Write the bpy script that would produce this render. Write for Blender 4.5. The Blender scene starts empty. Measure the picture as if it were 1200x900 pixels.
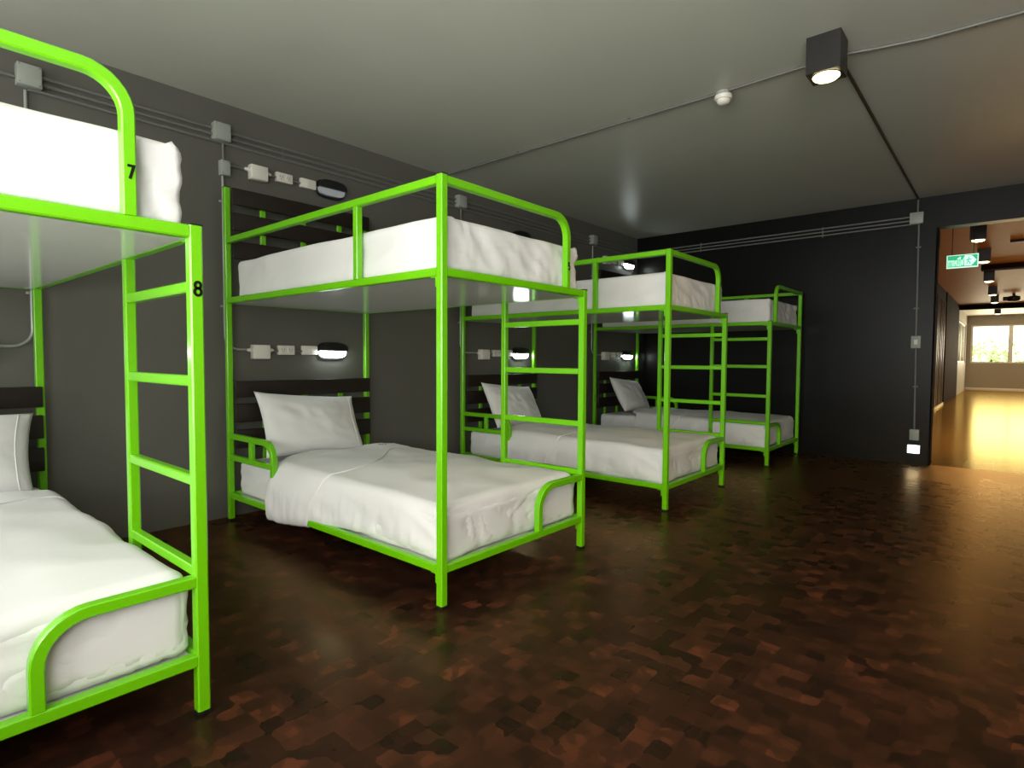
import bpy, bmesh, math, random
from mathutils import Vector, Matrix, noise
random.seed(7)
SC = bpy.context.scene
COL = SC.collection
# ------------------------------------------------------------------ camera, light, exposure
F_PX, YAW, PITCH, ROLL = 678.77, math.radians(40.648), math.radians(-2.567), math.radians(0.311)
CAM = Vector((-1.5677, -3.9312, 1.0711))
fw = Vector((math.cos(YAW)*math.cos(PITCH), math.sin(YAW)*math.cos(PITCH), math.sin(PITCH)))
rt = Vector((math.sin(YAW), -math.cos(YAW), 0)); up = rt.cross(fw)
r2 = rt*math.cos(ROLL) + up*math.sin(ROLL); u2 = up*math.cos(ROLL) - rt*math.sin(ROLL)
cd = bpy.data.cameras.new('camera'); cam = bpy.data.objects.new('camera', cd); COL.objects.link(cam)
cd.sensor_width = 36; cd.sensor_fit = 'HORIZONTAL'; cd.lens = F_PX/1200*36; cd.clip_start = .05; cd.clip_end = 200
m = Matrix((r2, u2, -fw)).transposed().to_4x4(); m.translation = CAM; cam.matrix_world = m
SC.camera = cam
SC.view_settings.view_transform = 'Standard'; SC.view_settings.look = 'None'
SC.view_settings.gamma = 1; SC.view_settings.use_curve_mapping = False
SC.view_settings.exposure = 0.1
SC.cycles.max_bounces = 8; SC.cycles.diffuse_bounces = 4; SC.cycles.glossy_bounces = 4
SC.cycles.sample_clamp_indirect = 4
world = bpy.data.worlds.new('world'); SC.world = world; world.use_nodes = True
bgn = world.node_tree.nodes['Background']; bgn.inputs[0].default_value = (1, .96, .74, 1); bgn.inputs[1].default_value = 3.2

def area(name, loc, size, energy, color, direction):
    d = bpy.data.lights.new(name, 'AREA'); d.shape = 'RECTANGLE'; d.size, d.size_y = size
    d.energy = energy; d.color = color
    o = bpy.data.objects.new(name, d); COL.objects.link(o); o.location = loc
    o.rotation_euler = Vector(direction).to_track_quat('-Z', 'Y').to_euler(); return o
XB = -2.95          # wall behind the camera, with the big windows
area('daylight_window', (XB+.02, -4.05, 1.72), (2.9, 1.4), 76, (1, .97, 1), (1, .15, -.42))
area('daylight_side_window', (XB+.02, -1.15, 1.62), (1.3, 1.5), 30, (1, .97, 1), (1, -.1, -.25))
area('daylight_from_ground', (XB+.03, -4.05, 1.30), (2.9, 2.2), 152, (1, .975, .96), (1, .25, 1.6))
area('hall_end_daylight', (24.9, -5.2, 1.66), (4.4, 1.3), 170, (1, .88, .62), (-1, 0, -.1))

# ------------------------------------------------------------------ materials
def mat(name, color, rough=.5, spec=.5, metal=0, bump=0, bscale=30, coat=0, emit=None, estr=0, spectint=None):
    M = bpy.data.materials.new(name); M.use_nodes = True
    nt = M.node_tree; b = nt.nodes['Principled BSDF']
    b.inputs['Base Color'].default_value = (*color, 1); b.inputs['Roughness'].default_value = rough
    b.inputs['Specular IOR Level'].default_value = spec; b.inputs['Metallic'].default_value = metal
    b.inputs['Coat Weight'].default_value = coat; b.inputs['Coat Roughness'].default_value = .12
    if spectint: b.inputs['Specular Tint'].default_value = (*spectint, 1)
    if emit: b.inputs['Emission Color'].default_value = (*emit, 1); b.inputs['Emission Strength'].default_value = estr
    tc = nt.nodes.new('ShaderNodeTexCoord')
    n = nt.nodes.new('ShaderNodeTexNoise'); n.inputs['Scale'].default_value = bscale; n.inputs['Detail'].default_value = 4
    nt.links.new(tc.outputs['Object'], n.inputs['Vector'])
    if bump:
        bp = nt.nodes.new('ShaderNodeBump'); bp.inputs['Strength'].default_value = bump; bp.inputs['Distance'].default_value = .01
        nt.links.new(n.outputs['Fac'], bp.inputs['Height']); nt.links.new(bp.outputs['Normal'], b.inputs['Normal'])
    # slight unevenness of the colour itself
    mx = nt.nodes.new('ShaderNodeMixRGB'); mx.blend_type = 'MULTIPLY'; mx.inputs[0].default_value = 1
    mx.inputs[1].default_value = (*color, 1)
    mr = nt.nodes.new('ShaderNodeMapRange'); mr.inputs['To Min'].default_value = .95; mr.inputs['To Max'].default_value = 1.05
    n2 = nt.nodes.new('ShaderNodeTexNoise'); n2.inputs['Scale'].default_value = 2.2
    nt.links.new(tc.outputs['Object'], n2.inputs['Vector']); nt.links.new(n2.outputs['Fac'], mr.inputs['Value'])
    nt.links.new(mr.outputs['Result'], mx.inputs[2]); nt.links.new(mx.outputs[0], b.inputs['Base Color'])
    return M
M = {}
M['green'] = mat('green_paint', (.155, .55, .002), .28, .5, coat=.3)
M['sheet'] = mat('white_cotton', (.76, .76, .745), .85, .25, bump=.06, bscale=220)
M['board'] = mat('white_laminate', (.84, .84, .82), .10, .5)
M['slat'] = mat('dark_wood', (.016, .010, .008), .42, .4, bump=.05, bscale=60)
M['wall'] = mat('charcoal_wall_paint', (.125, .122, .106), .38, .4, bump=.03, bscale=90)
M['ceil'] = mat('grey_ceiling_paint', (.52, .53, .46), .34, .45, bump=.02, bscale=40)
M['wallfar'] = mat('black_wall_paint', (.0075, .0075, .0065), .30, .13, bump=.02, bscale=90)  # far wall set much darker than the charcoal bed wall
M['pipe'] = mat('painted_conduit_grey', (.16, .165, .15), .38, .5)
M['droppipe'] = mat('galvanised_grey', (.36, .38, .35), .35, .5, metal=.3)
M['boxgrey'] = mat('grey_box_paint', (.34, .37, .33), .45, .4)
M['ivory'] = mat('ivory_plastic', (.76, .74, .66), .4, .5)
M['slot'] = mat('socket_slot', (.02, .02, .02), .6)
M['black'] = mat('black_plastic', (.010, .010, .011), .35, .5)
M['blackmetal'] = mat('black_metal', (.012, .011, .010), .4, .5)
M['frost'] = mat('frosted_glass', (.55, .60, .66), .2, .6)
M['lit'] = mat('lit_frosted_glass', (.9, .95, 1), .3, emit=(.88, 1, .98), estr=22)
M['warmlit'] = mat('lit_warm_lens', (1, .9, .6), .3, emit=(1, .78, .36), estr=10)
M['hallceil'] = mat('tan_ceiling_paint', (.55, .29, .085), .5, .3, bump=.02)
M['hallwhite'] = mat('pale_hall_paint', (.62, .59, .52), .5, .3)
M['hallgrey'] = mat('grey_hall_paint', (.33, .30, .255), .5, .3)
M['hallbrown'] = mat('dark_brown_panel', (.026, .013, .007), .8, .02)
M['hallblack'] = mat('black_panel', (.008, .007, .007), .8, .03)
M['streak'] = mat('pale_metal_trim', (.33, .28, .27), .3, .5, metal=.6)  # skirting colour, also the painted reflection streaks on the hall panels
M['white'] = mat('white_paint', (.75, .74, .70), .4)
M['night'] = mat('lit_night_light', (.9, .95, 1), .4, emit=(.80, .92, 1), estr=4.5)
M['signgreen'] = mat('lit_sign_green', (.02, .4, .2), .4, emit=(.03, .50, .22), estr=.75)
M['signwhite'] = mat('lit_sign_white', (.8, 1, .9), .4, emit=(.62, 1, .84), estr=.95)
M['leaf'] = mat('leaf', (.60, .70, .42), .6, .2)
M['lawn'] = mat('lawn', (.35, .45, .18), .8, .1)
M['ink'] = mat('black_ink', (.004, .006, .004), .6, .2)
M['stitch'] = mat('dark_red_thread', (.08, .02, .03), .8, .1)

def varnish(nt, b, tint, rough, ior):
    """an amber varnish layer over the wood: what it mirrors takes the varnish's tint"""
    N = nt.nodes.new; L = nt.links.new
    b.inputs['Specular IOR Level'].default_value = 0
    g = N('ShaderNodeBsdfGlossy'); g.inputs['Color'].default_value = (*tint, 1)
    if isinstance(rough, float): g.inputs['Roughness'].default_value = rough
    else: L(rough, g.inputs['Roughness'])
    fr = N('ShaderNodeFresnel'); fr.inputs['IOR'].default_value = ior
    mx = N('ShaderNodeMixShader'); L(fr.outputs[0], mx.inputs[0]); L(b.outputs[0], mx.inputs[1]); L(g.outputs[0], mx.inputs[2])
    L(mx.outputs[0], nt.nodes['Material Output'].inputs['Surface'])
def floor_material():
    Mt = bpy.data.materials.new('end_grain_parquet'); Mt.use_nodes = True; nt = Mt.node_tree
    N = nt.nodes.new; L = nt.links.new; b = nt.nodes['Principled BSDF']
    tc = N('ShaderNodeTexCoord'); mp = N('ShaderNodeMapping'); L(tc.outputs['Object'], mp.inputs[0])
    # warp the grid a little so the blocks are not a perfect lattice
    nz = N('ShaderNodeTexNoise'); nz.inputs['Scale'].default_value = 5; L(mp.outputs[0], nz.inputs['Vector'])
    sub = N('ShaderNodeVectorMath'); sub.operation = 'SUBTRACT'; sub.inputs[1].default_value = (.5, .5, .5); L(nz.outputs['Color'], sub.inputs[0])
    sc = N('ShaderNodeVectorMath'); sc.operation = 'SCALE'; sc.inputs['Scale'].default_value = .03; L(sub.outputs[0], sc.inputs[0])
    ad = N('ShaderNodeVectorMath'); ad.operation = 'ADD'; L(mp.outputs[0], ad.inputs[0]); L(sc.outputs[0], ad.inputs[1])
    def cells(scale, rnd, off):
        a = N('ShaderNodeVectorMath'); a.operation = 'ADD'; a.inputs[1].default_value = off; L(ad.outputs[0], a.inputs[0])
        v = N('ShaderNodeTexVoronoi'); v.voronoi_dimensions = '2D'; v.distance = 'CHEBYCHEV'
        v.inputs['Scale'].default_value = scale; v.inputs['Randomness'].default_value = rnd; L(a.outputs[0], v.inputs['Vector'])
        x = N('ShaderNodeSeparateColor'); L(v.outputs['Color'], x.inputs[0]); return x
    w1 = cells(15.5, .45, (.01, .02, 0)); w2 = cells(27, .8, (.33, .11, 0))
    w1o = w1.outputs['Red']
    mixf = N('ShaderNodeMath'); mixf.operation = 'MULTIPLY_ADD'; mixf.inputs[1].default_value = .74
    half = N('ShaderNodeMath'); half.operation = 'MULTIPLY'; half.inputs[1].default_value = .26; L(w2.outputs['Green'], half.inputs[0])
    L(w1o, mixf.inputs[0]); L(half.outputs[0], mixf.inputs[2])
    rp = N('ShaderNodeValToRGB'); e = rp.color_ramp.elements
    e[0].position = .05; e[0].color = (.014, .008, .006, 1); e[1].position = .97; e[1].color = (.125, .036, .017, 1)
    for p, c in ((.35, (.028, .0115, .0075, 1)), (.6, (.038, .0145, .009, 1)), (.82, (.062, .021, .0115, 1))):
        x = e.new(p); x.color = c
    L(mixf.outputs[0], rp.inputs[0])
    big = N('ShaderNodeTexNoise'); big.inputs['Scale'].default_value = 1.3; L(mp.outputs[0], big.inputs['Vector'])
    mr = N('ShaderNodeMapRange'); mr.inputs['To Min'].default_value = .5; mr.inputs['To Max'].default_value = 1.2; L(big.outputs['Fac'], mr.inputs['Value'])
    mul = N('ShaderNodeMixRGB'); mul.blend_type = 'MULTIPLY'; mul.inputs[0].default_value = 1; L(rp.outputs[0], mul.inputs[1]); L(mr.outputs[0], mul.inputs[2])
    L(mul.outputs[0], b.inputs['Base Color'])
    # polish differs from block to block and from board panel to board panel
    br = N('ShaderNodeTexBrick'); br.inputs['Scale'].default_value = 1; br.inputs['Brick Width'].default_value = 1.3
    br.inputs['Row Height'].default_value = .47; br.inputs['Mortar Size'].default_value = 0; br.offset = .37
    br.inputs['Color1'].default_value = (0, 0, 0, 1); br.inputs['Color2'].default_value = (1, 1, 1, 1)
    L(mp.outputs[0], br.inputs['Vector'])
    r1 = N('ShaderNodeMath'); r1.operation = 'MULTIPLY_ADD'; r1.inputs[1].default_value = .05; r1.inputs[2].default_value = .235; L(br.outputs['Color'], r1.inputs[0])
    r3 = N('ShaderNodeMath'); r3.operation = 'MULTIPLY_ADD'; r3.inputs[1].default_value = .07; L(w1o, r3.inputs[0]); L(r1.outputs[0], r3.inputs[2])
    L(r3.outputs[0], b.inputs['Roughness'])
    varnish(nt, b, (.95, .64, .32), r3.outputs[0], 1.33)
    hb = N('ShaderNodeMath'); hb.operation = 'MULTIPLY_ADD'; hb.inputs[1].default_value = .5; L(w1o, hb.inputs[0]); L(big.outputs['Fac'], hb.inputs[2])
    bp = N('ShaderNodeBump'); bp.inputs['Strength'].default_value = .04; bp.inputs['Distance'].default_value = .004
    L(hb.outputs[0], bp.inputs['Height']); L(bp.outputs['Normal'], b.inputs['Normal'])
    return Mt
M['floor'] = floor_material()

def hall_floor_material():
    Mt = bpy.data.materials.new('amber_parquet'); Mt.use_nodes = True; nt = Mt.node_tree
    N = nt.nodes.new; L = nt.links.new; b = nt.nodes['Principled BSDF']
    tc = N('ShaderNodeTexCoord'); br = N('ShaderNodeTexBrick'); br.inputs['Scale'].default_value = 1
    br.inputs['Brick Width'].default_value = .9; br.inputs['Row Height'].default_value = .12; br.inputs['Mortar Size'].default_value = .002
    br.inputs['Color1'].default_value = (.24, .115, .03, 1); br.inputs['Color2'].default_value = (.18, .083, .022, 1); br.inputs['Mortar'].default_value = (.08, .04, .015, 1)
    L(tc.outputs['Object'], br.inputs['Vector']); L(br.outputs['Color'], b.inputs['Base Color'])
    varnish(nt, b, (.60, .47, .21), .17, 1.42)
    return Mt
M['hallfloor'] = hall_floor_material()
def glass_material():
    Mt = bpy.data.materials.new('clear_glass'); Mt.use_nodes = True; nt = Mt.node_tree
    nt.nodes.clear(); N = nt.nodes.new
    o = N('ShaderNodeOutputMaterial'); mx = N('ShaderNodeMixShader'); t = N('ShaderNodeBsdfTransparent'); g = N('ShaderNodeBsdfGlossy')
    t.inputs[0].default_value = (.95, .97, .95, 1); g.inputs['Roughness'].default_value = .02
    fr = N('ShaderNodeFresnel'); fr.inputs[0].default_value = 1.45
    nt.links.new(fr.outputs[0], mx.inputs[0]); nt.links.new(t.outputs[0], mx.inputs[1]); nt.links.new(g.outputs[0], mx.inputs[2])
    nt.links.new(mx.outputs[0], o.inputs[0]); return Mt
M['glass'] = glass_material()

# ------------------------------------------------------------------ helpers
class MB:
    def __init__(s): s.bm = bmesh.new()
    def box(s, x0, x1, y0, y1, z0, z1, bevel=0, seg=2):
        r = bmesh.ops.create_cube(s.bm, size=1)['verts']
        for v in r: v.co = Vector(((x0+x1)/2 + v.co.x*(x1-x0), (y0+y1)/2 + v.co.y*(y1-y0), (z0+z1)/2 + v.co.z*(z1-z0)))
        if bevel:
            ed = {e for v in r for e in v.link_edges}
            bmesh.ops.bevel(s.bm, geom=list(ed), offset=bevel, segments=seg, profile=.5, affect='EDGES')
        return s
    def sweep(s, path, section, binormal, closed=False, caps=True):
        P = [Vector(p) for p in path]; B = Vector(binormal).normalized(); n = len(P); rings = []
        for i, p in enumerate(P):
            a = (P[i]-P[i-1]).normalized() if (i > 0 or closed) else None
            c = (P[(i+1) % n]-p).normalized() if (i < n-1 or closed) else None
            if a is None: a = c
            if c is None: c = a
            t = (a+c).normalized(); k = 1/max(.4, t.dot(c)); N = B.cross(t).normalized()
            rings.append([s.bm.verts.new(p + N*u*k + B*w) for u, w in section])
        m_ = len(section)
        for i in range(n if closed else n-1):
            A, C = rings[i], rings[(i+1) % n]
            for j in range(m_): s.bm.faces.new((A[j], A[(j+1) % m_], C[(j+1) % m_], C[j]))
        if caps and not closed:
            s.bm.faces.new(rings[0][::-1]); s.bm.faces.new(rings[-1])
        return s
    def tube(s, path, r, n=10):
        """round tube along any polyline"""
        P = [Vector(p) for p in path]; rings = []; ref = None
        for i, p in enumerate(P):
            a = (P[i]-P[i-1]).normalized() if i else (P[1]-P[0]).normalized()
            c = (P[i+1]-p).normalized() if i < len(P)-1 else a
            t = (a+c).normalized()
            if ref is None: ref = t.orthogonal().normalized()
            ref = (ref - t*ref.dot(t)).normalized(); q = t.cross(ref)
            rings.append([s.bm.verts.new(p + (ref*math.cos(2*math.pi*j/n) + q*math.sin(2*math.pi*j/n))*r) for j in range(n)])
        for A, C in zip(rings, rings[1:]):
            for j in range(n): s.bm.faces.new((A[j], A[(j+1) % n], C[(j+1) % n], C[j]))
        s.bm.faces.new(rings[0][::-1]); s.bm.faces.new(rings[-1]); return s
    def lathe(s, prof, n=24, M4=None):
        rings = []
        for r, z in prof:
            rings.append([s.bm.verts.new(((M4 or Matrix()) @ Vector((r*math.cos(2*math.pi*j/n), r*math.sin(2*math.pi*j/n), z)))) for j in range(n)])
        for A, C in zip(rings, rings[1:]):
            for j in range(n): s.bm.faces.new((A[j], A[(j+1) % n], C[(j+1) % n], C[j]))
        s.bm.faces.new(rings[0][::-1]); s.bm.faces.new(rings[-1]); return s
    def prism(s, pts, y0, y1):
        """outline in x-z, extruded along y"""
        A = [s.bm.verts.new((x, y0, z)) for x, z in pts]; C = [s.bm.verts.new((x, y1, z)) for x, z in pts]; n = len(pts)
        for j in range(n): s.bm.faces.new((A[j], A[(j+1) % n], C[(j+1) % n], C[j]))
        s.bm.faces.new(A[::-1]); s.bm.faces.new(C); return s
    def build(s, name, material, parent=None, angle=40):
        bmesh.ops.recalc_face_normals(s.bm, faces=s.bm.faces)
        me = bpy.data.meshes.new(name); s.bm.to_mesh(me); s.bm.free()
        for p in me.polygons: p.use_smooth = True
        me.set_sharp_from_angle(angle=math.radians(angle))
        me.materials.append(M[material] if isinstance(material, str) else material)
        o = bpy.data.objects.new(name, me); COL.objects.link(o)
        if parent: o.parent = parent
        return o
def empty(name, loc=(0, 0, 0)):
    o = bpy.data.objects.new(name, None); o.empty_display_size = .1; COL.objects.link(o); o.location = loc; return o
def tag(o, label, cat, group=None):
    o['label'] = label; o['category'] = cat
    if group: o['group'] = group
    return o
def struct(o): o['kind'] = 'structure'; return o
def copy_tree(o, parent=None):
    c = o.copy(); COL.objects.link(c); c.parent = parent
    for ch in o.children: copy_tree(ch, c)
    return c
def sq(w, h=None, b=.004):
    h = h or w; x, y = w/2, h/2
    return [(-x+b, -y), (x-b, -y), (x, -y+b), (x, y-b), (x-b, y), (-x+b, y), (-x, y-b), (-x, -y+b)]
def bend(a, corner, c, r, n=8):
    """polyline a -> rounded corner -> c"""
    a, k, c = Vector(a), Vector(corner), Vector(c)
    d1 = (a-k).normalized(); d2 = (c-k).normalized(); o = k + (d1+d2)*r; pts = [a]
    for i in range(n+1):
        t = i/n*math.pi/2
        pts.append(o - d2*r*math.cos(t) - d1*r*math.sin(t))
    return pts + [c]

# ------------------------------------------------------------------ room shell
ZC, XF, T = 2.714, 5.640, .15
XE = 25.0; YR = -7.6; YH = -2.72
struct(MB().box(XB-T, 5.71, YR-T, T, -.12, 0).build('floor', 'floor'))
struct(MB().box(5.71, XE+T, YR-T, T, -.12, 0).build('floor_hall', 'hallfloor'))
struct(MB().box(XB-T, XF+T, YR-T, T, ZC, ZC+.15).build('ceiling', 'ceil'))
struct(MB().box(XB-T, XF+T, 0, T, 0, ZC).build('wall_left', 'wall'))
OY0, OY1, OZ = -3.335, -5.7, 2.40
b = MB()
b.box(XF, XF+T, OY0, 0, 0, ZC).box(XF, XF+T, OY1, OY0, OZ, ZC).box(XF, XF+T, YR, OY1, 0, ZC)
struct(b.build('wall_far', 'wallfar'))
struct(MB().box(XF-.002, XF+T+.002, OY0-.012, OY0+.004, 0, OZ).build('trim_opening', 'hallblack'))  # added matte strip, keeps reflected window light off the jamb
struct(MB().box(XB-T, XE+T, YR-T, YR, 0, ZC).build('wall_right', 'hallwhite'))
b = MB()
WY0, WY1, WZ0, WZ1 = -5.55, -2.55, .16, 2.45
VY0, VY1, VZ0 = -1.85, -.45, .82
b.box(XB-T, XB, VY1, 0, 0, ZC).box(XB-T, XB, WY1, VY0, 0, ZC).box(XB-T, XB, VY0, VY1, 0, VZ0).box(XB-T, XB, VY0, VY1, WZ1, ZC).box(XB-T, XB, YR, WY0, 0, ZC).box(XB-T, XB, WY0, WY1, 0, WZ0).box(XB-T, XB, WY0, WY1, WZ1, ZC)
struct(b.build('wall_behind', 'wall'))
# hall beyond the opening
struct(MB().box(XF+T, 20.35, YR-T, YH+T, ZC, ZC+.15).build('ceiling_hall', 'hallceil'))
struct(MB().box(20.35, XE+T, YR-T, YH+T, ZC-.04, ZC+.15).build('ceiling_hall_end', 'hallwhite'))
struct(MB().box(XF+T, 15.9, YH, YH+T, 0, ZC).build('wall_hall_left', 'hallblack'))
struct(MB().box(15.9, 20.35, YH-.02, YH+T, 0, ZC).build('wall_hall_panel', 'hallbrown'))
b = MB(); LX0, LX1, LZ0, LZ1 = 20.7, 24.6, 1.0, 2.32
b.box(20.35, LX0, YH, YH+T, 0, ZC-.04).box(LX1, XE+T, YH, YH+T, 0, ZC-.04).box(LX0, LX1, YH, YH+T, 0, LZ0).box(LX0, LX1, YH, YH+T, LZ1, ZC-.04)
struct(b.build('wall_hall_window', 'hallgrey'))
b = MB(); EZ0, EZ1 = .98, 2.33; EY0, EY1 = -7.2, -2.84
b.box(XE, XE+T, EY1, YH, 0, ZC-.04).box(XE, XE+T, YR, EY0, 0, ZC-.04).box(XE, XE+T, EY0, EY1, 0, EZ0).box(XE, XE+T, EY0, EY1, EZ1, ZC-.04)
struct(b.build('wall_hall_end', 'hallgrey'))
struct(MB().box(XE-.02, XE, YR, YH, 0, .10, .004).build('baseboard_end', 'white'))
struct(MB().box(13.6, 15.9, YH-.018, YH, 0, .06, .003).build('baseboard_hall', 'streak'))
# pale upright strips stand in for bright reflections on the black hall panels
for i in range(6):
    x = 13.25 + i*.42 + (i % 2)*.07
    struct(MB().box(x, x+.035, YH-.02, YH, .07, 2.45, .003).build('trim_%d' % (i+1), 'streak'))
# shallow ceiling beams in the hall
struct(MB().box(11.3, 11.55, YR, -3.5, ZC-.085, ZC).build('ceiling_beam', 'hallbrown'))
struct(MB().box(20.25, 20.40, YR, YH, ZC-.14, ZC).build('ceiling_beam', 'hallblack'))
# windows of the hall: frame, mullions, panes
def window(n, x0, x1, z0, z1, nm, axis, base):
    f = MB(); fr = .05
    def bx(mb, a0, a1, c0, c1, d0, d1):
        if axis == 'y': mb.box(base+d0, base+d1, a0, a1, c0, c1, .004)
        else: mb.box(a0, a1, base+d0, base+d1, c0, c1, .004)
    w = (x1-x0)/nm
    bx(f, x0, x1, z0, z0+fr, 0, .07); bx(f, x0, x1, z1-fr, z1, 0, .07)
    for i in range(nm+1):
        c = x0+i*w; hw = .06
        bx(f, max(x0, c-hw), min(x1, c+hw), z0+fr, z1-fr, 0, .07)
    o = struct(f.build('window_%d' % n, 'white'))
    for i in range(nm):
        g = MB(); bx(g, x0+i*w+.06, x0+(i+1)*w-.06, z0+fr, z1-fr, .03, .038); g.build('pane', 'glass', o)
window(1, EY0, EY1, EZ0, EZ1, 4, 'y', XE+.02)
window(2, LX0, LX1, LZ0, LZ1, 2, 'x', YH+.03)
window(3, WY0, WY1, WZ0, WZ1, 4, 'y', XB-.13)
window(4, VY0, VY1, VZ0, WZ1, 2, 'y', XB-.13)

# ------------------------------------------------------------------ bunk bed
L, W, TB = 2.03, 1.056, .036
ZT, ZM, ZL, ZD = 1.811, 1.430, .168, .405
GX, DX, YM, YL = .893, .668, -1.432, -1.451
RUNGS = (1.2746, .9987, .7035, .43)
YW = -.090
X1, X2, X3, X4 = -1.9376, .0883, 2.2057, 4.4588
if X4 + W > XF - .05: X4 = XF - .05 - W
def bunk_bed(mirror):
    root = empty('bunk_bed')
    mx = (lambda x: W-x) if mirror else (lambda x: x)
    def bar(name, path, binormal, w=TB, h=None, parent=root):
        return MB().sweep([(mx(p[0]), p[1], p[2]) for p in path], sq(w, h), binormal).build(name, 'green', parent)
    def post(x, y, z1):
        p = bar('post', [(x, y, .012), (x, y, z1)], (0, 1, 0))
        c = MB(); c.box(mx(x)-.019, mx(x)+.019, y-.019, y+.019, z1, z1+.006, .002); c.build('end_cap', 'black', p)['label'] = 'black plastic end cap'
        c = MB(); c.box(mx(x)-.0185, mx(x)+.0185, y-.0185, y+.0185, 0, .013, .002); c.build('foot_cap', 'black', p)['label'] = 'black plastic foot cap'
    post(0, 0, 2.150); post(W, 0, 2.150); post(0, -L, ZT+.018); post(W, -L, ZM+.018)
    h = TB/2
    for z in (ZM, ZL):
        for x in (0, W): bar('side_rail', [(x, -h, z), (x, -L+h, z)], (0, 0, 1), .034, TB)
        for y in (0, -L): bar('end_rail', [(h, y, z), (W-h, y, z)], (0, 0, 1), .034, TB)
    # upper guard: long side, short post, and the foot end bent down
    bar('guard_rail', [(0, -h, ZT), (0, -L+h, ZT)], (0, 0, 1), .034, TB)
    bar('guard_post', [(0, YM, ZM+h), (0, YM, ZT-h)], (0, 1, 0), .034, .034)
    bar('foot_guard', bend((h, -L, ZT), (GX, -L, ZT), (GX, -L, ZM+h), .10), (0, 1, 0), .034, .034)
    # lower guards: foot and head
    bar('foot_rail', bend((W-h, -L, ZD), (DX, -L, ZD), (DX, -L, ZL+h), .115), (0, 1, 0), .034, .034)
    hg = bar('head_guard', bend((0, -h, .555), (0, -.575, .555), (0, -.575, ZL+h), .10), (1, 0, 0), .034, .034)
    bar('lower_bar', [(0, -h, .418), (0, -.558, .418)], (0, 0, 1), .030, .034, hg)
    bar('short_post', [(0, -.30, .435), (0, -.30, .538)], (0, 1, 0), .030, .034, hg)
    # ladder on the other long side
    bar('ladder_post', [(W, YL, ZL+h), (W, YL, ZM-h)], (0, 1, 0), .034, .034)
    for z in RUNGS: bar('ladder_rung', [(W, YL-.017, z), (W, -L+h, z)], (0, 0, 1), .030, .032)
    # boards under the two mattresses
    MB().box(.018, W-.018, -L+.018, -.018, ZM-.017, ZM+.002).build('bed_board', 'board', root)
    MB().box(.018, W-.018, -L+.018, -.018, ZL-.017, ZL+.002).build('bed_board', 'board', root)
    # headboards: green uprights behind dark slats
    for zb, zt, zs in ((ZL+h, .89, ((.803, .910), (.640, .762), (.470, .592))), (ZM+h, 2.13, ((2.045, 2.150), (1.880, 1.995), (1.70, 1.815)))):
        for x in (.235, .528, .820): bar('headboard_upright', [(x, -.002, zb), (x, -.002, zt)], (0, 1, 0), .038, .020)
        for z0, z1 in zs: MB().box(.020, W+.004, -.046, -.0185, z0, z1, .005).build('headboard_slat', 'slat', root)['label'] = 'dark brown wooden slat'
    # corner brackets under the rails at the foot
    for x, s in ((0, -1), (W, 1)):
        for z in (ZM, ZL):
            q = MB(); xx = mx(x); s_ = (1 if mx(x) < W/2 else -1)
            q.box(xx-.012, xx+.012, -L+h, -L+h+.012, z-h-.045, z-h, .003); q.box(xx-.012, xx+.012, -L+h, -L+h+.04, z-h-.006, z-h, .002)
            q.build('corner_bracket', 'green', root)
    return root
def strokes(lines, w, d, M4, name, material, parent):
    """flat raised strokes following polylines in the x-z plane; M4 places them"""
    mb = MB()
    for pts, closed in lines:
        mb.sweep([M4 @ Vector((x, 0, z)) for x, z in pts], [(-w/2, -d/2), (w/2, -d/2), (w/2, d/2), (-w/2, d/2)], M4.to_3x3() @ Vector((0, 1, 0)), closed)
    return mb.build(name, material, parent)
def ring(cx, cz, rx, rz, n=16): return [(cx+rx*math.cos(2*math.pi*i/n), cz+rz*math.sin(2*math.pi*i/n)) for i in range(n)]
DIG = {'7': [([(-.5, .95), (.5, .95), (-.15, -.95)], False)],
       '8': [(ring(0, .5, .48, .46), True), (ring(0, -.45, .56, .52), True)],
       '5': [([(.45, .95), (-.4, .95), (-.45, .1), (.1, .25), (.5, -.1), (.5, -.55), (.1, -.95), (-.45, -.85)], False)]}
def digit(ch, x, y, z, hgt, parent):
    s = hgt/2
    lines = [([(px*s*.82, pz*s) for px, pz in pts], c) for pts, c in DIG[ch]]
    o = strokes(lines, hgt*.20, .0012, Matrix.Translation((x, y, z)), 'number_mark', 'ink', parent)
    o['label'] = 'black number %s' % ch
proto = bunk_bed(False)
GRP = 'lime green steel bunk beds along the wall'
bunks = []
for i, x in enumerate((X2, X1, X3)):
    o = proto if i == 0 else copy_tree(proto)
    o.location = (x, YW, 0); bunks.append(o)
bm4 = bunk_bed(True); bm4.location = (X4, YW, 0); bunks.append(bm4)
tag(bunks[0], 'whole lime green bunk bed with turned-back duvet, unlit lamp above its top headboard', 'bunk bed', GRP)
tag(bunks[1], 'nearest lime green bunk bed, marked 7 and 8, cut off by the photo edge', 'bunk bed', GRP)
tag(bunks[2], 'lime green bunk bed third from the camera, its top foot guard above a tan-lit mattress', 'bunk bed', GRP)
tag(bunks[3], 'farthest lime green bunk bed in the corner, ladder facing the other beds', 'bunk bed', GRP)
yf = -L-.0176
digit('7', GX+.002, yf, 1.560, .036, bunks[1]); digit('8', W+.002, -L-.0186, 1.267, .040, bunks[1])
digit('5', GX+.002, yf, 1.560, .036, bunks[0])

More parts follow.
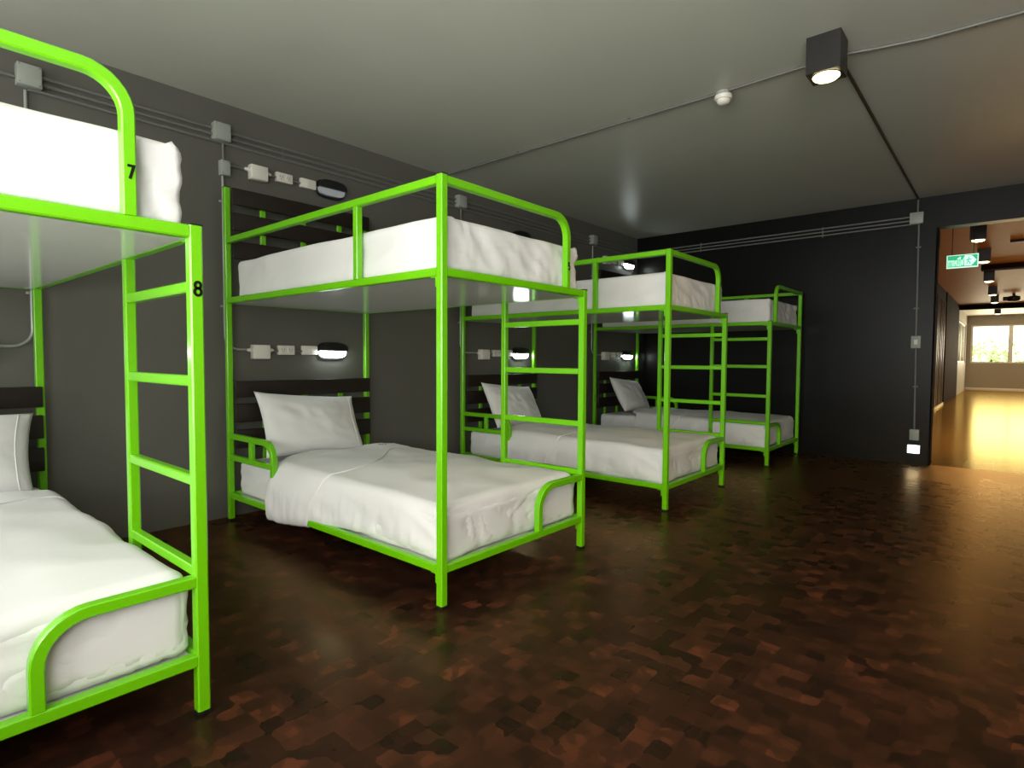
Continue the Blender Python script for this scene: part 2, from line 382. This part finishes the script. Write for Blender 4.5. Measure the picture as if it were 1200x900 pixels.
# ------------------------------------------------------------------ bedding
def fbm(v, s=1): return noise.noise(v*s)
def ridge(v): return 1-abs(noise.noise(v))*2
def soft_box(x0, x1, y0, y1, z0, z1, r, res, disp, keep=None):
    bm = bmesh.new(); lo = Vector((x0, y0, z0)); hi = Vector((x1, y1, z1)); cache = {}
    n = [max(2, round((hi[i]-lo[i])/res)) for i in range(3)]
    def vert(idx):
        if idx not in cache:
            p = Vector([lo[i]+(hi[i]-lo[i])*idx[i]/n[i] for i in range(3)])
            q = Vector([min(max(p[i], lo[i]+r), hi[i]-r) for i in range(3)])
            d = p-q; nn = d.normalized() if d.length > 1e-9 else Vector((0, 0, 1))
            cache[idx] = bm.verts.new(disp(q+nn*r, nn))
        return cache[idx]
    for ax in range(3):
        a, c = [k for k in range(3) if k != ax]
        for side in (0, n[ax]):
            if keep and not keep(ax, side > 0): continue
            for i in range(n[a]):
                for j in range(n[c]):
                    q = []
                    for di, dj in ((0, 0), (1, 0), (1, 1), (0, 1)):
                        t = [0, 0, 0]; t[ax] = side; t[a] = i+di; t[c] = j+dj; q.append(vert(tuple(t)))
                    bm.faces.new(q)
    mb = MB(); mb.bm.free(); mb.bm = bm; return mb
MX0, MX1, MY0, MY1 = .024, W-.024, -L+.026, -.062
def mattress(z0, z1, seed):
    def disp(p, n):
        side = 1-abs(n.z)
        low = max(0, 1-(p.z-z0)/(z1-z0))
        h = .006*fbm(p+Vector((seed, 0, 0)), 4)
        # tucked-sheet pleats: fine near the bottom edge, slanting creases at the ends
        along = p.x if abs(n.y) > abs(n.x) else p.y
        foot = 1 if n.y < -.5 else .45
        h += side*foot*(.008*low*ridge(Vector((along*19+p.z*4, p.z*3, seed))) + .016*(ridge(Vector((along*4+p.z*9, p.z*4-along*2, seed+3)))-.5) + .006*ridge(Vector((along*11+p.z*20, p.z*8, seed+5))))
        ex = min(p.x-MX0, MX1-p.x); ey = p.y-MY0
        if side > .3 and n.y < -.3 and ex < .25: h += .017*(1-ex/.25)*ridge(Vector((p.x*26+p.z*9, p.z*2, seed+8)))
        out = p + n*(h-.006); out.z = max(out.z, z0+.0005) if n.z < .2 else out.z
        out.x = min(max(out.x, MX0-.004), MX1+.004); out.y = max(out.y, MY0-.006); return out
    return soft_box(MX0, MX1, MY0, MY1, z0, z1, .035, .017, disp)
up1 = mattress(ZM+.003, 1.688, 1.3).build('mattress', 'sheet', angle=180)
up2 = mattress(ZM+.003, 1.690, 7.7).build('mattress', 'sheet', angle=180)
lo1 = mattress(ZL+.003, .405, 4.1).build('mattress', 'sheet', angle=180)
MG = 'white mattresses in fitted sheets'
def put(o, x, label, cat, group, first):
    c = o if first else o.copy()
    if not first: COL.objects.link(c)
    c.location = (x, YW, 0); tag(c, label, cat, group); return c
put(up1, X2, 'white mattress on the upper bunk of the whole bed in the middle', 'mattress', MG, True)
put(up2, X1, 'brightest white mattress on the nearest upper bunk, behind the number 7', 'mattress', MG, True)
put(up2, X3, 'white mattress on the upper bunk of the third bed, tan-lit foot end', 'mattress', MG, False)
put(up1, X4, 'white mattress on the upper bunk of the farthest bed in the corner', 'mattress', MG, False)
put(lo1, X2, 'white lower mattress under the turned-back duvet of the whole middle bed', 'mattress', MG, True)
put(lo1, X1, 'white lower mattress under the duvet of the nearest bed, numbered 8', 'mattress', MG, False)
put(lo1, X3, 'white lower mattress under the duvet of the third bed from the camera', 'mattress', MG, False)
put(lo1, X4, 'white lower mattress under the duvet of the farthest bed', 'mattress', MG, False)

def smooth(a, c, t): t = min(1, max(0, (t-a)/(c-a))); return t*t*(3-2*t)
def duvet(seed):
    y_start = -.56
    DX0, DX1, DY0, DZ0, DZ1 = MX0-.004, MX1+.004, MY0-.004, ZL+.012, .432
    def disp(p, n, lift=0):
        t = smooth(-.5, -1.5, p.y)                       # 0 at the turn-back, 1 at the foot
        low = max(0, 1-(p.z-DZ0)/(DZ1-DZ0)); side = 1-abs(n.z)
        h = .010*fbm(p+Vector((0, seed, 0)), 2.2) + .005*fbm(p+Vector((seed, 0, 0)), 6)
        along = p.x if abs(n.y) > abs(n.x) else p.y
        h += side*(.013*low*ridge(Vector((along*15+p.z*3, p.z*3, seed))) + .008*ridge(Vector((along*5-p.z*8, p.z*3, seed+2))) + .005*low*ridge(Vector((along*34, p.z*6, seed+7))) - .009)
        if n.z > .5: h += .008*ridge(Vector((p.x*2.2+p.y*1.6, p.y*2.4-p.x, seed+5))) - .002
        out = p + n*(h+lift)
        # at the turn-back the sides hang out over the rail, further down they are tucked inside it
        if abs(n.x) > .3:
            hang = (1-t)*smooth(.38, .22, p.z)
            out.x += math.copysign(1, n.x)*(.050*(1-t)*smooth(.43, .30, p.z) + (.012 if n.x < 0 else .004)*low*(1-t))
            out.z -= hang*.075*(1-smooth(.0, .9, (p.z-DZ0)/.25))
        edge = min(p.x-DX0, DX1-p.x)
        if n.z > .4: out.z += .020*smooth(0, .3, edge)*smooth(DY0, DY0+.35, p.y)
        out.y = max(out.y, -L+.0195) + .13*smooth(.02, .20, p.x)*smooth(-1.1, -.56, p.y); return out
    keep = lambda ax, hi: not ((ax == 2 and not hi) or (ax == 1 and hi))
    mb = soft_box(DX0, DX1, DY0, y_start, DZ0, DZ1, .055, .016, disp, keep)
    # slant of the upper edge: lower on the near side
    o = mb.build('duvet', 'sheet', angle=180)
    s = o.modifiers.new('thickness', 'SOLIDIFY'); s.thickness = .006; s.offset = -1
    # turned-back band of the sheet, lying on the duvet
    def disp2(p, n):
        f = smooth(-1.10, -.56, p.y)                    # 1 at the head edge
        hem = -1.06 + .30*smooth(0, W, p.x) - .07*math.sin(p.x*5) + (.10*smooth(.42, .2, p.z) if abs(n.x) > .3 else 0)
        q = p.copy(); q.y = hem + (y_start-hem)*((p.y+1.10)/(.54))
        return disp(q, n, .0055)
    keep2 = lambda ax, hi: (ax == 2 and hi) or ax == 0
    mb2 = soft_box(DX0, DX1, -1.10-.055, y_start+.055, DZ0-.01, DZ1, .055, .016, lambda p, n: disp2(Vector((p.x, min(max(p.y, -1.10), -.56), p.z)), n), keep2)
    bmesh.ops.remove_doubles(mb2.bm, verts=mb2.bm.verts, dist=.0008)
    f = mb2.build('turned_back_sheet', 'sheet', o, angle=180)
    s = f.modifiers.new('thickness', 'SOLIDIFY'); s.thickness = .0035; s.offset = -1
    return o
dv = duvet(2.0)
DG = 'white duvets on the lower bunks'
def put_tree(o, x, label, cat, group, first):
    c = o if first else copy_tree(o); c.location = (x, YW, 0); tag(c, label, cat, group); return c
put_tree(dv, X2, 'white duvet with turned-back sheet draped over the rail of the whole middle bed', 'duvet', DG, True)
put_tree(dv, X1, 'brightest white duvet on the nearest lower bunk, at the left edge', 'duvet', DG, False)
put_tree(dv, X3, 'white duvet on the lower bunk of the third bed from the camera', 'duvet', DG, False)
put_tree(dv, X4, 'dim grey-looking white duvet on the farthest lower bunk, behind ladder rungs', 'duvet', DG, False)

# small stitched mark on the turned-back sheet
band = [v.co for v in dv.children[0].data.vertices]
sz = max(v.z for v in band if abs(v.x-.832) < .03 and abs(v.y+.502) < .03)
sm = strokes([([(-.02, .02), (-.008, .008), (-.008, -.02)], False), ([(-.008, .008), (.0, .02)], False), ([(.014, .012), (.024, .016), (.024, -.018)], False)],
             .005, .002, Matrix.Translation((.832, -.502, sz+.002)) @ Matrix.Rotation(math.radians(-90), 4, 'X'), 'laundry_mark', 'stitch', dv)
sm['label'] = 'small dark stitched laundry mark'

def pillow(seed):
    PW, PH, TH = .74, .47, .085; nu, nv = 44, 30
    bm = bmesh.new(); grid = {}
    for s in (1, -1):
        for i in range(nu+1):
            for j in range(nv+1):
                u = -1+2*i/nu; v = -1+2*j/nv
                x = u*PW/2*(1-.07*(1-v*v)*abs(u)**3); z = v*PH/2*(1-.10*(1-u*u)*abs(v)**3)
                e = ((1-abs(u)**2.6)*(1-abs(v)**2.6)); t = TH*max(0, e)**.55
                w = .010*ridge(Vector((u*3+v*2, v*2-u, seed)))*e + .016*fbm(Vector((u*1.5, v*1.5, seed)), 1)*e
                key = (i, j, s if 0 < i < nu and 0 < j < nv else 0)
                if key not in grid: grid[key] = bm.verts.new((x, -s*(t+w), z))
                if i and j:
                    k = lambda a, c: grid[(a, c, s if 0 < a < nu and 0 < c < nv else 0)]
                    f = (k(i-1, j-1), k(i, j-1), k(i, j), k(i-1, j)); bm.faces.new(f if s > 0 else f[::-1])
    mb = MB(); mb.bm.free(); mb.bm = bm; o = mb.build('pillow', 'sheet', angle=180)
    # seam with the overlapping side flap
    return o
pw = pillow(3.3)
pts = []
for i in range(21):
    v = -.93+1.86*i/20; u = .80+.05*v*v
    e_ = (1-abs(u)**2.6)*(1-abs(v)**2.6)
    pts.append((u*.37*(1-.07*(1-v*v)*u**3), -(.085*e_**.55+.016*fbm(Vector((u*1.5, v*1.5, 3.3)))*e_+.010*ridge(Vector((u*3+v*2, v*2-u, 3.3)))*e_)-.0005, v*.235*(1-.10*(1-u*u)*abs(v)**3)))
MB().tube(pts, .0028, 6).build('flap_seam', 'sheet', pw)
PG = 'white pillows on the lower bunks'
for i, (x, lab, dx, rz) in enumerate(((X2, 'white pillow leaning on the headboard of the whole middle bed', .50, 0),
                           (X1, 'white pillow cut off by the left edge of the photo, on the nearest lower bunk', .672, 0),
                           (X3, 'white pillow seen between ladder rungs on the third bed', .50, .03),
                           (X4, 'bluish-lit white pillow on the farthest lower bunk', .50, .05))):
    c = pw if i == 0 else copy_tree(pw)
    c.location = (x+dx-.055, YW-.250, .612); c.rotation_euler = (math.radians(-30), math.radians(5), rz)
    tag(c, lab, 'pillow', PG)

# ------------------------------------------------------------------ wall fittings
def conduit(name, path, r, label, group, clips=(), material='pipe', axis='x'):
    o = MB().tube(path, r, 10).build(name, material); tag(o, label, 'pipe', group)
    for cpos, d in clips:
        q = MB(); cx, cy, cz = cpos
        if d == 'v': q.box(cx-.022, cx+.022, cy-.004, cy+.006, cz-.007, cz+.007, .002)
        elif d == 'h': q.box(cx-.007, cx+.007, cy-.004, cy+.006, cz-.017, cz+.017, .002)
        elif d == 'hx': q.box(cx-.006, cx+.004, cy-.007, cy+.007, cz-.017, cz+.017, .002)
        elif d == 'vx': q.box(cx-.006, cx+.004, cy-.022, cy+.022, cz-.007, cz+.007, .002)
        elif d == 'c': q.box(cx-.022, cx+.022, cy-.007, cy+.007, cz-.004, cz+.004, .002)
        q.build('saddle_clip', material, o)
    return o
PY = -.0115
PIPES = [(2.455, 'lowest'), (2.493, 'middle'), (2.531, 'topmost')]
for z, w in PIPES:
    conduit('electrical_conduit', [(-.88, PY, z), (XF-.028, PY, z)], .0095, '%s of the three long grey conduits high on the bed wall' % w, 'conduits high on the bed wall',
            [((x, -.002, z), 'h') for x in (.52, 1.55, 2.9, 3.8)])
    conduit('electrical_conduit', [(XF+PY, -.030, z-.012), (XF+PY, -3.17, z)], .0085, '%s of the three grey conduits along the top of the far wall' % w, 'conduits on the far wall',
            [((XF-.001, y, z-.004), 'hx') for y in (-.9, -2.3)])
conduit('electrical_conduit', [(-2.6, PY, 2.50), (-.88, PY, 2.50)], .0095, 'single grey conduit running left from the nearest junction box', None)
def plate_box(name, x, y, z, w, h, d, material, bevel=.004, axis='y', parent=None):
    """box standing off the wall; axis y: bed wall, x: far wall"""
    mb = MB()
    if axis == 'y': mb.box(x-w/2, x+w/2, y-d, y, z-h/2, z+h/2, bevel)
    else: mb.box(x-d, x, y-w/2, y+w/2, z-h/2, z+h/2, bevel)
    return mb.build(name, material, parent)
def junction(x, z, w, h, d, label, group, name='junction_box'):
    r = empty(name, (x, 0, z))
    plate_box('body', 0, 0, 0, w, h, d, 'boxgrey', .003, parent=r)
    plate_box('cover', 0, -d, 0, w-.006, h-.006, .003, 'boxgrey', .001, parent=r)
    q = MB()
    for sx in (-1, 1):
        for sz in (-1, 1): q.lathe([(.003, 0), (.003, .002)], 8, Matrix.Translation((sx*(w/2-.01), -d-.003, sz*(h/2-.01))) @ Matrix.Rotation(math.radians(90), 4, 'X'))
    q.build('cover_screws', 'pipe', r)
    return tag(r, label, 'junction box', group)
def gland_box(x, z, label, s=1):
    r = empty('cable_box', (x, 0, z))
    plate_box('body', 0, 0, 0, .118, .098, .052, 'ivory', .006, parent=r)
    plate_box('lid', 0, -.052, 0, .112, .092, .006, 'ivory', .003, parent=r)
    for sx in (-1, 1):
        MB().lathe([(.016, 0), (.016, .012), (.011, .014), (.011, .026), (.006, .034)], 12,
                   Matrix.Translation((sx*.058, -.026, .012)) @ Matrix.Rotation(math.radians(90*sx), 4, 'Y')).build('cable_gland', 'ivory', r)
    return tag(r, label, 'cable box', 'ivory cable boxes above the headboards')
def outlet(x, z, label):
    r = empty('power_outlet', (x, 0, z))
    plate_box('face_plate', 0, 0, 0, .122, .066, .030, 'ivory', .005, parent=r)
    for sx in (-.028, .028):
        plate_box('socket', sx, -.0295, 0, .042, .044, .003, 'ivory', .002, parent=r)
        q = MB(); q.box(sx-.010, sx-.007, -.0332, -.0322, -.002, .011); q.box(sx+.007, sx+.010, -.0332, -.0322, -.002, .011)
        q.lathe([(.003, 0), (.003, .001)], 8, Matrix.Translation((sx, -.0322, -.010)) @ Matrix.Rotation(math.radians(90), 4, 'X'))
        q.build('socket_holes', 'slot', r)
    return tag(r, label, 'power outlet', 'ivory double outlets above the headboards')
def switch(x, z, label):
    r = empty('light_switch', (x, 0, z))
    plate_box('face_plate', 0, 0, 0, .122, .066, .030, 'ivory', .005, parent=r)
    plate_box('rocker', .0, -.0295, 0, .030, .040, .005, 'ivory', .003, parent=r)
    return tag(r, label, 'light switch', 'ivory switches above the headboards')
def bulkhead(x, z, lit, label):
    r = empty('bulkhead_lamp', (x, 0, z))
    def oval(w, h, n=36, p=3.2): return [(math.copysign(abs(math.cos(t))**(2/p), math.cos(t))*w/2, math.copysign(abs(math.sin(t))**(2/p), math.sin(t))*h/2) for t in [2*math.pi*i/n for i in range(n)]]
    mb = MB(); mb.prism(oval(.225, .118), -.012, 0); mb.build('back_plate', 'black', r)
    mb = MB(); mb.prism(oval(.212, .104), -.05, -.012)
    mb.build('glass' if lit else 'glass', 'lit' if lit else 'frost', r)['label'] = 'glowing frosted glass' if lit else 'unlit frosted glass'
    # half hood over the upper part and a thin rim below
    h = MB(); o = oval(.226, .120)
    top = [q for q in o if q[1] > -.012]; top.sort(key=lambda q: -q[0])
    h.prism(top, -.068, -.010); h.build('hood', 'black', r)
    rim = MB(); rim.sweep([(a, -.016, c) for a, c in oval(.222, .114)], sq(.020, .014, .002), (0, 1, 0), True); rim.build('rim', 'black', r)
    return tag(r, label, 'lamp', 'black bulkhead lamps above the headboards')
BEDN = {X1: 'nearest bed', X2: 'whole middle bed', X3: 'third bed', X4: 'farthest bed'}
def bed_fittings(x, sh, mir, lit_up, up, low, runs):
    nm = BEDN[x]; s = -1 if mir else 1
    x0 = x + (1.06 if mir else 0) + (0 if mir else sh*.3)
    X = lambda d: x0 + s*(d + sh*.7)
    junction(x0, 2.512, .102, .108, .058, 'square grey junction box on the conduits, beside the %s' % nm, 'junction boxes on the bed wall')
    if x in (X2, X3): conduit('electrical_conduit', [(x0+s*.018, PY, 2.46), (x0+s*.018, PY, 2.33)], .0085, 'short grey conduit below the junction box of the %s' % nm, None)
    boxed = x in (X2, X3)
    if boxed: junction(x0+s*.020, 2.29, .060, .095, .045, 'small grey cable box hanging under the junction box of the %s' % nm, 'small grey cable boxes', 'conduit_box')
    conduit('electrical_conduit', bend((x0+s*.012, PY, 2.243 if boxed else 2.445), (x0+s*.012, PY, 1.118), (X(.185), PY, 1.118), .09), .0085,
            'grey drop conduit bending to the lower outlets of the %s' % nm, 'drop conduits on the bed wall', [((x0+s*.012, -.002, z), 'v') for z in (2.08, 1.40)], 'droppipe')
    for z, on, which in ((2.318, up, 'upper'), (1.112, low, 'lower')):
        if not on: continue
        if 'b' in on: gland_box(X(.240), z-.008, 'ivory cable box with glands above the %s headboard of the %s' % (which, nm))
        if 'o' in on: outlet(X(.430), z+.006, 'ivory double outlet above the %s headboard of the %s' % (which, nm))
        if 's' in on: switch(X(.612), z+.008, 'ivory switch plate beside the lamp, above the %s headboard of the %s' % (which, nm))
        if 'l' in on:
            lit = lit_up if which == 'upper' else True
            bulkhead(X(.795), z+.004, lit, '%s black oval lamp above the %s headboard of the %s' % ('glowing' if lit else 'unlit', which, nm))
        if 'b' in on: conduit('electrical_conduit', [(X(.04 if which == 'upper' else .30), PY-.008, z), (X(.70), PY-.008, z)], .007, 'thin grey pipe linking the boxes above the %s headboard of the %s' % (which, nm), None)
bed_fittings(X2, 0, False, False, 'bosl', 'bosl', 1)
bed_fittings(X1, 0, True, False, '', 'bosl', 1)
bed_fittings(X3, .11, False, False, 'l', 'bosl', 1)
bed_fittings(X4, .10, False, True, 'bosl', 'bosl', 1)

# far wall: box, drop conduit, switch, socket, night light
FX = XF
r = empty('junction_box', (FX, -3.167, 2.507)); plate_box('body', 0, 0, 0, .115, .115, .06, 'boxgrey', .004, 'x', r); plate_box('cover', -.06, 0, 0, .108, .108, .003, 'boxgrey', .001, 'x', r)
tag(r, 'square grey junction box on the far wall left of the opening', 'junction box')
conduit('electrical_conduit', [(FX+PY, -3.172, ZC-.002), (FX+PY, -3.172, 2.56)], .0085, 'short grey conduit from the ceiling to the far wall box', None)
conduit('electrical_conduit', [(FX+PY, -3.185, 2.455), (FX+PY, -3.195, 1.32)], .0085, 'tall grey conduit between far wall box and light switch', None, [((FX-.002, -3.187, z), 'vx') for z in (2.22, 1.60)])
r = empty('wall_switch', (FX, -3.197, 1.256)); plate_box('body', 0, 0, 0, .082, .125, .045, 'boxgrey', .004, 'x', r); plate_box('rocker', -.045, 0, 0, .03, .05, .006, 'ivory', .002, 'x', r)
tag(r, 'grey boxed light switch at mid height on the far wall', 'light switch')
conduit('electrical_conduit', [(FX+PY, -3.198, 1.193), (FX+PY, -3.208, .365)], .0085, 'grey conduit between the far wall switch and the low socket', None, [((FX-.002, -3.203, z), 'vx') for z in (.80,)])
r = empty('power_outlet', (FX, -3.212, .307)); plate_box('body', 0, 0, 0, .082, .112, .045, 'boxgrey', .004, 'x', r); plate_box('socket', -.045, 0, 0, .05, .06, .003, 'boxgrey', .002, 'x', r)
tag(r, 'grey boxed outlet low on the far wall, above the night light', 'power outlet')
r = empty('night_light', (FX, -3.209, .158)); plate_box('housing', 0, 0, 0, .110, .090, .030, 'white', .004, 'x', r)
plate_box('lens', -.030, 0, 0, .100, .080, .008, 'night', .003, 'x', r)['label'] = 'glowing white lens'
tag(r, 'small glowing white night light low on the far wall by the opening', 'night light')

# ------------------------------------------------------------------ ceiling
cz = ZC-.009
conduit('ceiling_conduit', [(2.03, -.02, cz), (2.02, -2.4, cz), (2.0, -2.95, cz), (2.0, -3.22, cz), (2.04, -3.36, cz), (2.085, -3.55, cz), (2.11, -4.0, cz), (2.12, YR+.02, cz)], .008,
        'grey conduit crossing the ceiling past the smoke detector', None, [((2.03, -.9, ZC-.004), 'c'), ((2.02, -1.9, ZC-.004), 'c'), ((2.11, -3.75, ZC-.004), 'c')])
conduit('ceiling_conduit', [(2.0, -3.175, cz), (2.4, -3.178, cz), (XF-.02, -3.172, cz)], .009, 'dark conduit on the ceiling from the spotlight to the far wall', None, material='blackmetal')
r = empty('smoke_detector', (2.035, -2.54, ZC))
MB().lathe([(.045, -.002), (.045, -.020), (.040, -.022)], 28).build('base', 'boxgrey', r)
MB().lathe([(.040, -.022), (.052, -.026), (.052, -.044), (.047, -.050), (.040, -.050), (.040, -.058), (.034, -.070), (.022, -.077), (.004, -.079)], 32).build('sensor_head', 'ivory', r)
tag(r, 'round ivory smoke detector on the ceiling conduit', 'smoke detector')
def spot(x, y, label, power, lens, w=.158, h=.185, group=None, emit=True):
    r = empty('ceiling_spotlight', (x, y, ZC)); z1 = -h
    mb = MB(); n = 28; a = w/2
    # square housing with a round opening in its underside
    for (x0, x1, y0, y1) in ((-a, a, -a, -a+.006), (-a, a, a-.006, a), (-a, -a+.006, -a+.006, a-.006), (a-.006, a, -a+.006, a-.006)): mb.box(x0, x1, y0, y1, z1, 0)
    ci = [mb.bm.verts.new((lens*math.cos(2*math.pi*i/n), lens*math.sin(2*math.pi*i/n), z1+.002)) for i in range(n)]
    co = []
    for i in range(n):
        t = 2*math.pi*i/n; k = a/max(abs(math.cos(t)), abs(math.sin(t))); co.append(mb.bm.verts.new((k*math.cos(t), k*math.sin(t), z1+.002)))
    for i in range(n): mb.bm.faces.new((ci[i], ci[(i+1) % n], co[(i+1) % n], co[i]))
    mb.build('housing', 'blackmetal', r)
    MB().lathe([(lens, z1+.003), (lens*.94, z1-.001), (lens*.90, z1+.003)], 28).build('trim_ring', 'blackmetal', r)
    MB().lathe([(lens*.92, z1+.012), (lens*.92, z1-.004), (lens*.8, z1-.012), (lens*.4, z1-.018), (.004, z1-.019)], 28).build('lens', 'warmlit', r)['label'] = 'glowing warm lens'
    d = bpy.data.lights.new('spot_beam', 'SPOT'); d.energy = power; d.color = (1, .66, .28); d.spot_size = math.radians(150); d.spot_blend = .8; d.shadow_soft_size = lens*.8
    o = bpy.data.objects.new('spot_beam', d); COL.objects.link(o); o.parent = r; o.location = (0, 0, z1-.03)
    return tag(r, label, 'ceiling light', group)
spot(1.795, -3.165, 'black square ceiling spotlight glowing near the smoke detector', 30, .068)
HG = 'black ceiling spotlights in the hall'
for i, (x, lab) in enumerate(((7.5, 'largest hall spotlight, just inside the opening above the exit sign'), (9.53, 'hall spotlight partly hidden behind the right end of the exit sign'),
                (12.3, 'third hall spotlight, just below and right of the exit sign'), (15.2, 'fourth spotlight along the hall ceiling'),
                (17.45, 'fifth spotlight along the hall ceiling, before the dark beam'), (22.1, 'small farthest hall spotlight against the pale ceiling beyond the beam'))):
    spot(x, -3.59, lab, 115, .068, group=HG)
for i, (x, y, lab) in enumerate(((7.72, -3.12, 'hall spotlight mostly hidden by the edge of the opening'),)):
    spot(x, y, lab, 80, .068, group=HG)
for x in (8.5, 11.0, 14, 17.5): spot(x, -5.6, 'hall spotlight of the second row, right of the opening', 115, .068, group=HG)
# exit sign hung from the hall ceiling
SX, SYL, SYR, SZ0, SZ1 = 7.1, -3.317, -3.617, 2.160, 2.318
r = empty('exit_sign', (SX, (SYL+SYR)/2, (SZ0+SZ1)/2)); hw, hh = (SYL-SYR)/2, (SZ1-SZ0)/2
MB().box(0, .03, -hw, hw, -hh, hh, .004).build('housing', 'white', r)
MB().box(-.003, .001, -hw+.002, hw-.002, -hh+.002, hh-.002).build('lit_border', 'signwhite', r)['label'] = 'glowing white border'
MB().box(-.005, -.002, -hw+.010, hw-.010, -hh+.014, hh-.009).build('green_panel', 'signgreen', r)['label'] = 'glowing green panel'
def sgn(pts, name, material, d=-.007):
    mb = MB(); A = [mb.bm.verts.new((d, y, z)) for y, z in pts]; C = [mb.bm.verts.new((d+.0015, y, z)) for y, z in pts]; n = len(pts)
    for j in range(n): mb.bm.faces.new((A[j], A[(j+1) % n], C[(j+1) % n], C[j]))
    mb.bm.faces.new(A[::-1]); mb.bm.faces.new(C); return mb.build(name, material, r)
sgn([(-.020, -.055), (-.020, .062), (-.085, .062), (-.130, .004), (-.085, -.055)], 'arrow', 'signwhite')['label'] = 'white arrow pointing right'
mb = MB()
mb.lathe([(.008, 0), (.008, .0015)], 12, Matrix.Translation((-.009, -.062, .036)) @ Matrix.Rotation(math.radians(90), 4, 'Y'))
for pl_ in ([(-.060, .024), (-.054, -.008)], [(-.060, .020), (-.078, .012), (-.086, .020)], [(-.060, .020), (-.044, .014), (-.038, .000)], [(-.055, -.008), (-.072, -.020), (-.070, -.042)], [(-.054, -.008), (-.046, -.028), (-.032, -.034)]):
    mb.sweep([(-.0085, y, z) for y, z in pl_], [(-.005, -.0007), (.005, -.0007), (.005, .0007), (-.005, .0007)], (1, 0, 0))
mb.build('running_figure', 'signgreen', r)
tx = bpy.data.curves.new('sign_text', 'FONT'); tx.body = '\u0e17\u0e32\u0e07\u0e2b\u0e19\u0e35\u0e44\u0e1f'; tx.size = .07; tx.align_x = 'CENTER'; tx.extrude = .0008; tx.offset = .0012
to = bpy.data.objects.new('sign_text', tx); COL.objects.link(to)
bpy.context.view_layer.update()
me = bpy.data.meshes.new_from_object(to.evaluated_get(bpy.context.evaluated_depsgraph_get()))
COL.objects.unlink(to); bpy.data.objects.remove(to)
xs = [v.co.x for v in me.vertices]; ys = [v.co.y for v in me.vertices]
wx, hy = max(xs)-min(xs), max(ys)-min(ys); cx_, cy_ = (max(xs)+min(xs))/2, (max(ys)+min(ys))/2
for v in me.vertices:
    X_, Y_, Z_ = v.co; v.co = (-.0065-Z_, .060-(X_-cx_)/wx*.148, -.003+(Y_-cy_)/hy*.108)
me.materials.clear(); me.materials.append(M['signwhite'])
to = bpy.data.objects.new('sign_text', me); COL.objects.link(to); to.parent = r; to['label'] = 'pale lettering'
for yy in (-.10, .10): MB().tube([(.015, yy, hh), (.015, yy, ZC-(SZ0+SZ1)/2)], .004, 8).build('hanger', 'blackmetal', r)
tag(r, 'glowing green exit sign hanging in the hall', 'exit sign')
# track light and dome on the hall ceiling
r = empty('light_track', (8.91, -4.5, ZC)); MB().box(-.02, .02, -.62, .62, -.035, 0, .003).build('rail', 'blackmetal', r)
for yy in (-.3, .3):
    MB().lathe([(.03, -.045), (.035, -.12), (.03, -.125)], 16, Matrix.Translation((0, yy, 0))).build('lamp_head', 'blackmetal', r)
tag(r, 'short black light track on the hall ceiling at the right edge', 'light track')
r = empty('ceiling_speaker', (17.25, -3.95, ZC))
MB().lathe([(.03, 0), (.03, -.05)], 14).build('stem', 'blackmetal', r)
MB().lathe([(.06, -.05), (.12, -.07), (.13, -.14), (.10, -.19), (.02, -.20)], 20).build('head', 'blackmetal', r)
MB().box(-.05, .05, .10, .2, -.17, -.07, .01).build('side_unit', 'blackmetal', r)
tag(r, 'dark round fitting under the hall ceiling before the beam', 'ceiling fitting')

# ------------------------------------------------------------------ outside the hall windows
struct(MB().box(XE+T, 60, -40, 30, -.25, -.12).build('ground', 'lawn'))
struct(MB().box(12, XE+T, YH+T, 30, -.25, -.12).build('ground', 'lawn'))
def shrub(x, y, rx, rz, zc, n, label):
    bm = bmesh.new()
    for i in range(n):
        d = Vector((random.gauss(0, 1), random.gauss(0, 1), random.gauss(0, 1))).normalized()*(random.random()**.4)
        p = Vector((d.x*rx*.6, d.y*rx, d.z*rz)) * (1+.25*noise.noise(d*2)); s = random.uniform(.07, .15)
        R = Matrix.Rotation(random.uniform(0, 6.3), 3, Vector((random.gauss(0, 1), random.gauss(0, 1), random.gauss(0, 1))).normalized())
        bm.faces.new([bm.verts.new(p + Vector((0, 0, zc)) + R @ Vector(c)) for c in ((-s*.4, 0, 0), (0, -s, 0), (s*.4, 0, .02), (0, s, 0))])
    r = empty('garden_shrub', (x, y, -.12))
    mb = MB(); mb.bm.free(); mb.bm = bm; mb.build('foliage', 'leaf', r)
    MB().tube([(0, 0, 0), (.03, .02, zc*.6), (0, 0, zc)], .06, 8).build('stem', 'slat', r)
    tag(r, label, 'shrub', 'shrubs outside the hall windows')
shrub(31, -3.3, 1.0, .75, 1.35, 420, 'pale green shrub outside the left pane of the end window')
shrub(33, -5.2, 1.2, 1.0, 1.3, 420, 'pale green shrub outside the right pane of the end window')
shrub(24, -.3, 1.1, 1.0, 1.3, 900, 'shrub outside the side window of the hall')
